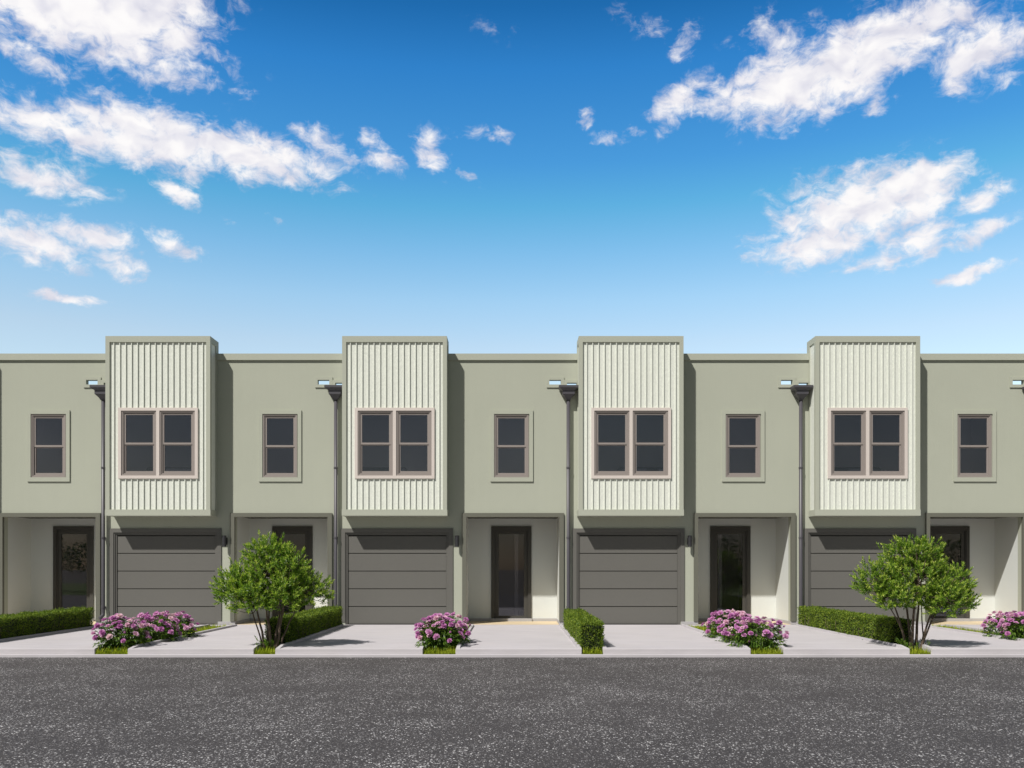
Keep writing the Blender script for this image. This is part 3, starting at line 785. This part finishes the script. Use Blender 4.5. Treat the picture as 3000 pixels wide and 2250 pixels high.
SKY_STRENGTH = .05
TINT = [(0,(3.6,3.2,2.6)),(0.228,(3.61,3.24,2.71)),(0.272,(3.04,3.30,2.94)),(0.318,(2.12,3.09,3.01)),(0.362,(1.22,2.86,2.93)),(0.401,(0.83,2.38,3.02)),(0.482,(0.43,1.90,2.88)),(0.533,(0.21,1.34,2.20)),(.72,(.9,1.1,1.2)),(1,(1,1,1))]
w = bpy.data.worlds.new('World'); SC.world = w; w.use_nodes = True
nt = w.node_tree; nt.nodes.clear()
out = nt.nodes.new('ShaderNodeOutputWorld')
bg = N(nt, 'ShaderNodeBackground', Strength=SKY_STRENGTH)
sk = nt.nodes.new('ShaderNodeTexSky'); sk.sky_type = 'NISHITA'; sk.sun_disc = False
sk.sun_elevation = ELEV; sk.sun_rotation = AZ; sk.air_density = 1.0; sk.dust_density = .6; sk.ozone_density = 1.6
tc = nt.nodes.new('ShaderNodeTexCoord'); sp = nt.nodes.new('ShaderNodeSeparateXYZ')
nt.links.new(tc.outputs['Generated'], sp.inputs[0])
az = mth(nt, 'MULTIPLY', mth(nt, 'ARCTAN2', sp.outputs[0], sp.outputs[1]), 57.29578)
el = mth(nt, 'MULTIPLY', mth(nt, 'ARCSINE', sp.outputs[2]), 57.29578)
cb = nt.nodes.new('ShaderNodeCombineXYZ'); nt.links.new(az, cb.inputs[0]); nt.links.new(el, cb.inputs[1])
P = cb.outputs[0]
tint = ramp(nt, mth(nt, 'DIVIDE', el, 60.0, clamp=True), TINT)
# unseen sky behind the camera whitened: added neutral fill for the shadows
fill_veil = nt.nodes.new('ShaderNodeMapRange'); fill_veil.interpolation_type = 'SMOOTHSTEP'
fill_veil.inputs['From Min'].default_value = .05; fill_veil.inputs['From Max'].default_value = .45
nt.links.new(sp.outputs[1], fill_veil.inputs['Value'])
fill_tint = mix(nt, 1.0, ramp(nt, mth(nt, 'DIVIDE', el, 40.0, clamp=True), [(0, (.88, .90, 1.08)), (.25, (.95, .97, 1.05)), (.6, (1, 1, 1))]), ramp(nt, noise(nt, tc.outputs['Generated'], 3.2, 6, .6), [(.32, (.70, .66, .56)), (.66, (1.42, 1.22, .90))]), 'MULTIPLY')
tint = mix(nt, fill_veil.outputs[0], fill_tint, mix(nt, 1.0, tint, (1.3, 1.3, 1.3), 'MULTIPLY'))
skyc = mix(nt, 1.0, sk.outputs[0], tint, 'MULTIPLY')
#CLOUDS#
# edge wobble of the cloud outlines
wn = N(nt, 'ShaderNodeTexNoise', Scale=.55, Detail=6, Roughness=.62)
nt.links.new(stretch(nt, P, (1, 1.25, 1)), wn.inputs['Vector'])
off = nt.nodes.new('ShaderNodeVectorMath'); off.operation = 'MULTIPLY_ADD'
nt.links.new(wn.outputs['Color'], off.inputs[0]); off.inputs[1].default_value = (1.9, 1.2, 0); off.inputs[2].default_value = (-.95, -.6, 0)
add = nt.nodes.new('ShaderNodeVectorMath'); add.operation = 'ADD'
nt.links.new(P, add.inputs[0]); nt.links.new(off.outputs[0], add.inputs[1])
field = None
for (a0, e0, ra, re, rot, amp) in CL:
    mp = nt.nodes.new('ShaderNodeMapping'); mp.vector_type = 'TEXTURE'
    mp.inputs['Location'].default_value = (a0, e0, 0); mp.inputs['Rotation'].default_value = (0, 0, math.radians(rot)); mp.inputs['Scale'].default_value = (ra*(1.62 if amp > .85 else 1.55), re*(1.72 if amp > .85 else 1.65), 1)
    nt.links.new(add.outputs[0], mp.inputs['Vector'])
    ln = nt.nodes.new('ShaderNodeVectorMath'); ln.operation = 'LENGTH'; nt.links.new(mp.outputs[0], ln.inputs[0])
    mr = nt.nodes.new('ShaderNodeMapRange'); mr.interpolation_type = 'SMOOTHSTEP'
    mr.inputs['From Min'].default_value = 0; mr.inputs['From Max'].default_value = 1; mr.inputs['To Min'].default_value = amp; mr.inputs['To Max'].default_value = 0
    nt.links.new(ln.outputs['Value'], mr.inputs['Value'])
    field = mr.outputs[0] if field is None else mth(nt, 'MAXIMUM', field, mr.outputs[0])
def puff(vec, sx, sy, det, rough=.6):
    return noise(nt, stretch(nt, vec, (sx, sy, 1)), 1.0, det, rough)
# wispy detail: the coordinates of the fine noise are themselves curled by a coarser one
cur = nt.nodes.new('ShaderNodeVectorMath'); cur.operation = 'MULTIPLY_ADD'
wn2 = N(nt, 'ShaderNodeTexNoise', Scale=.45, Detail=3, Roughness=.5); nt.links.new(P, wn2.inputs['Vector'])
nt.links.new(wn2.outputs['Color'], cur.inputs[0]); cur.inputs[1].default_value = (2.0, 1.6, 0); nt.links.new(P, cur.inputs[2])
n1 = puff(cur.outputs[0], .56, .92, 10, .64)
sh = nt.nodes.new('ShaderNodeVectorMath'); sh.operation = 'ADD'; sh.inputs[1].default_value = (-.35, .75, 0); nt.links.new(cur.outputs[0], sh.inputs[0])
n2 = puff(sh.outputs[0], .50, .80, 2.2, .5)
n3 = puff(cur.outputs[0], .50, .80, 2.2, .5)
dens = mth(nt, 'ADD', mth(nt, 'MULTIPLY', field, 1.1), mth(nt, 'MULTIPLY', mth(nt, 'SUBTRACT', n1, .5), 2.5))
mk = nt.nodes.new('ShaderNodeMapRange'); mk.interpolation_type = 'SMOOTHSTEP'
mk.inputs['From Min'].default_value = .22; mk.inputs['From Max'].default_value = 1.12
nt.links.new(dens, mk.inputs['Value'])
gate = nt.nodes.new('ShaderNodeMapRange'); gate.inputs['From Min'].default_value = .02; gate.inputs['From Max'].default_value = .25; nt.links.new(field, gate.inputs['Value'])
mask = mth(nt, 'MULTIPLY', mth(nt, 'MULTIPLY', mk.outputs[0], gate.outputs[0]), .98)
lit = mth(nt, 'MULTIPLY_ADD', mth(nt, 'SUBTRACT', n3, n2), 2.0, .55, clamp=True)
lit = mth(nt, 'ADD', mth(nt, 'MULTIPLY', lit, .7), mth(nt, 'MULTIPLY', mth(nt, 'SUBTRACT', dens, .55, clamp=True), .38), clamp=True)
ccol = ramp(nt, lit, [(0, (12.9, 12.9, 15.0)), (.4, (16.2, 16.0, 17.3)), (.8, (19.8, 19.3, 19.3)), (1, (20.3, 19.9, 19.7))])
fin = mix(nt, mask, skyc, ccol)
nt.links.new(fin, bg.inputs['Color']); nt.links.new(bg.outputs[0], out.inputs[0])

cam = bpy.data.cameras.new('camera'); co = bpy.data.objects.new('camera', cam); COL.objects.link(co)
co.location = (0, -22, EYE); co.rotation_euler = (math.radians(90), 0, 0)
cam.sensor_width = 36; cam.lens = 36*2640/3000
cam.shift_x = 3/3000; cam.shift_y = (1660-1125)/3000
cam.clip_start = .1; cam.clip_end = 2000
SC.camera = co
SC.view_settings.view_transform = 'Standard'; SC.view_settings.look = 'None'; SC.view_settings.exposure = 0; SC.view_settings.gamma = 1
SC.cycles.use_denoising = True
SC.cycles.max_bounces = 12; SC.cycles.diffuse_bounces = 8; SC.cycles.transparent_max_bounces = 16
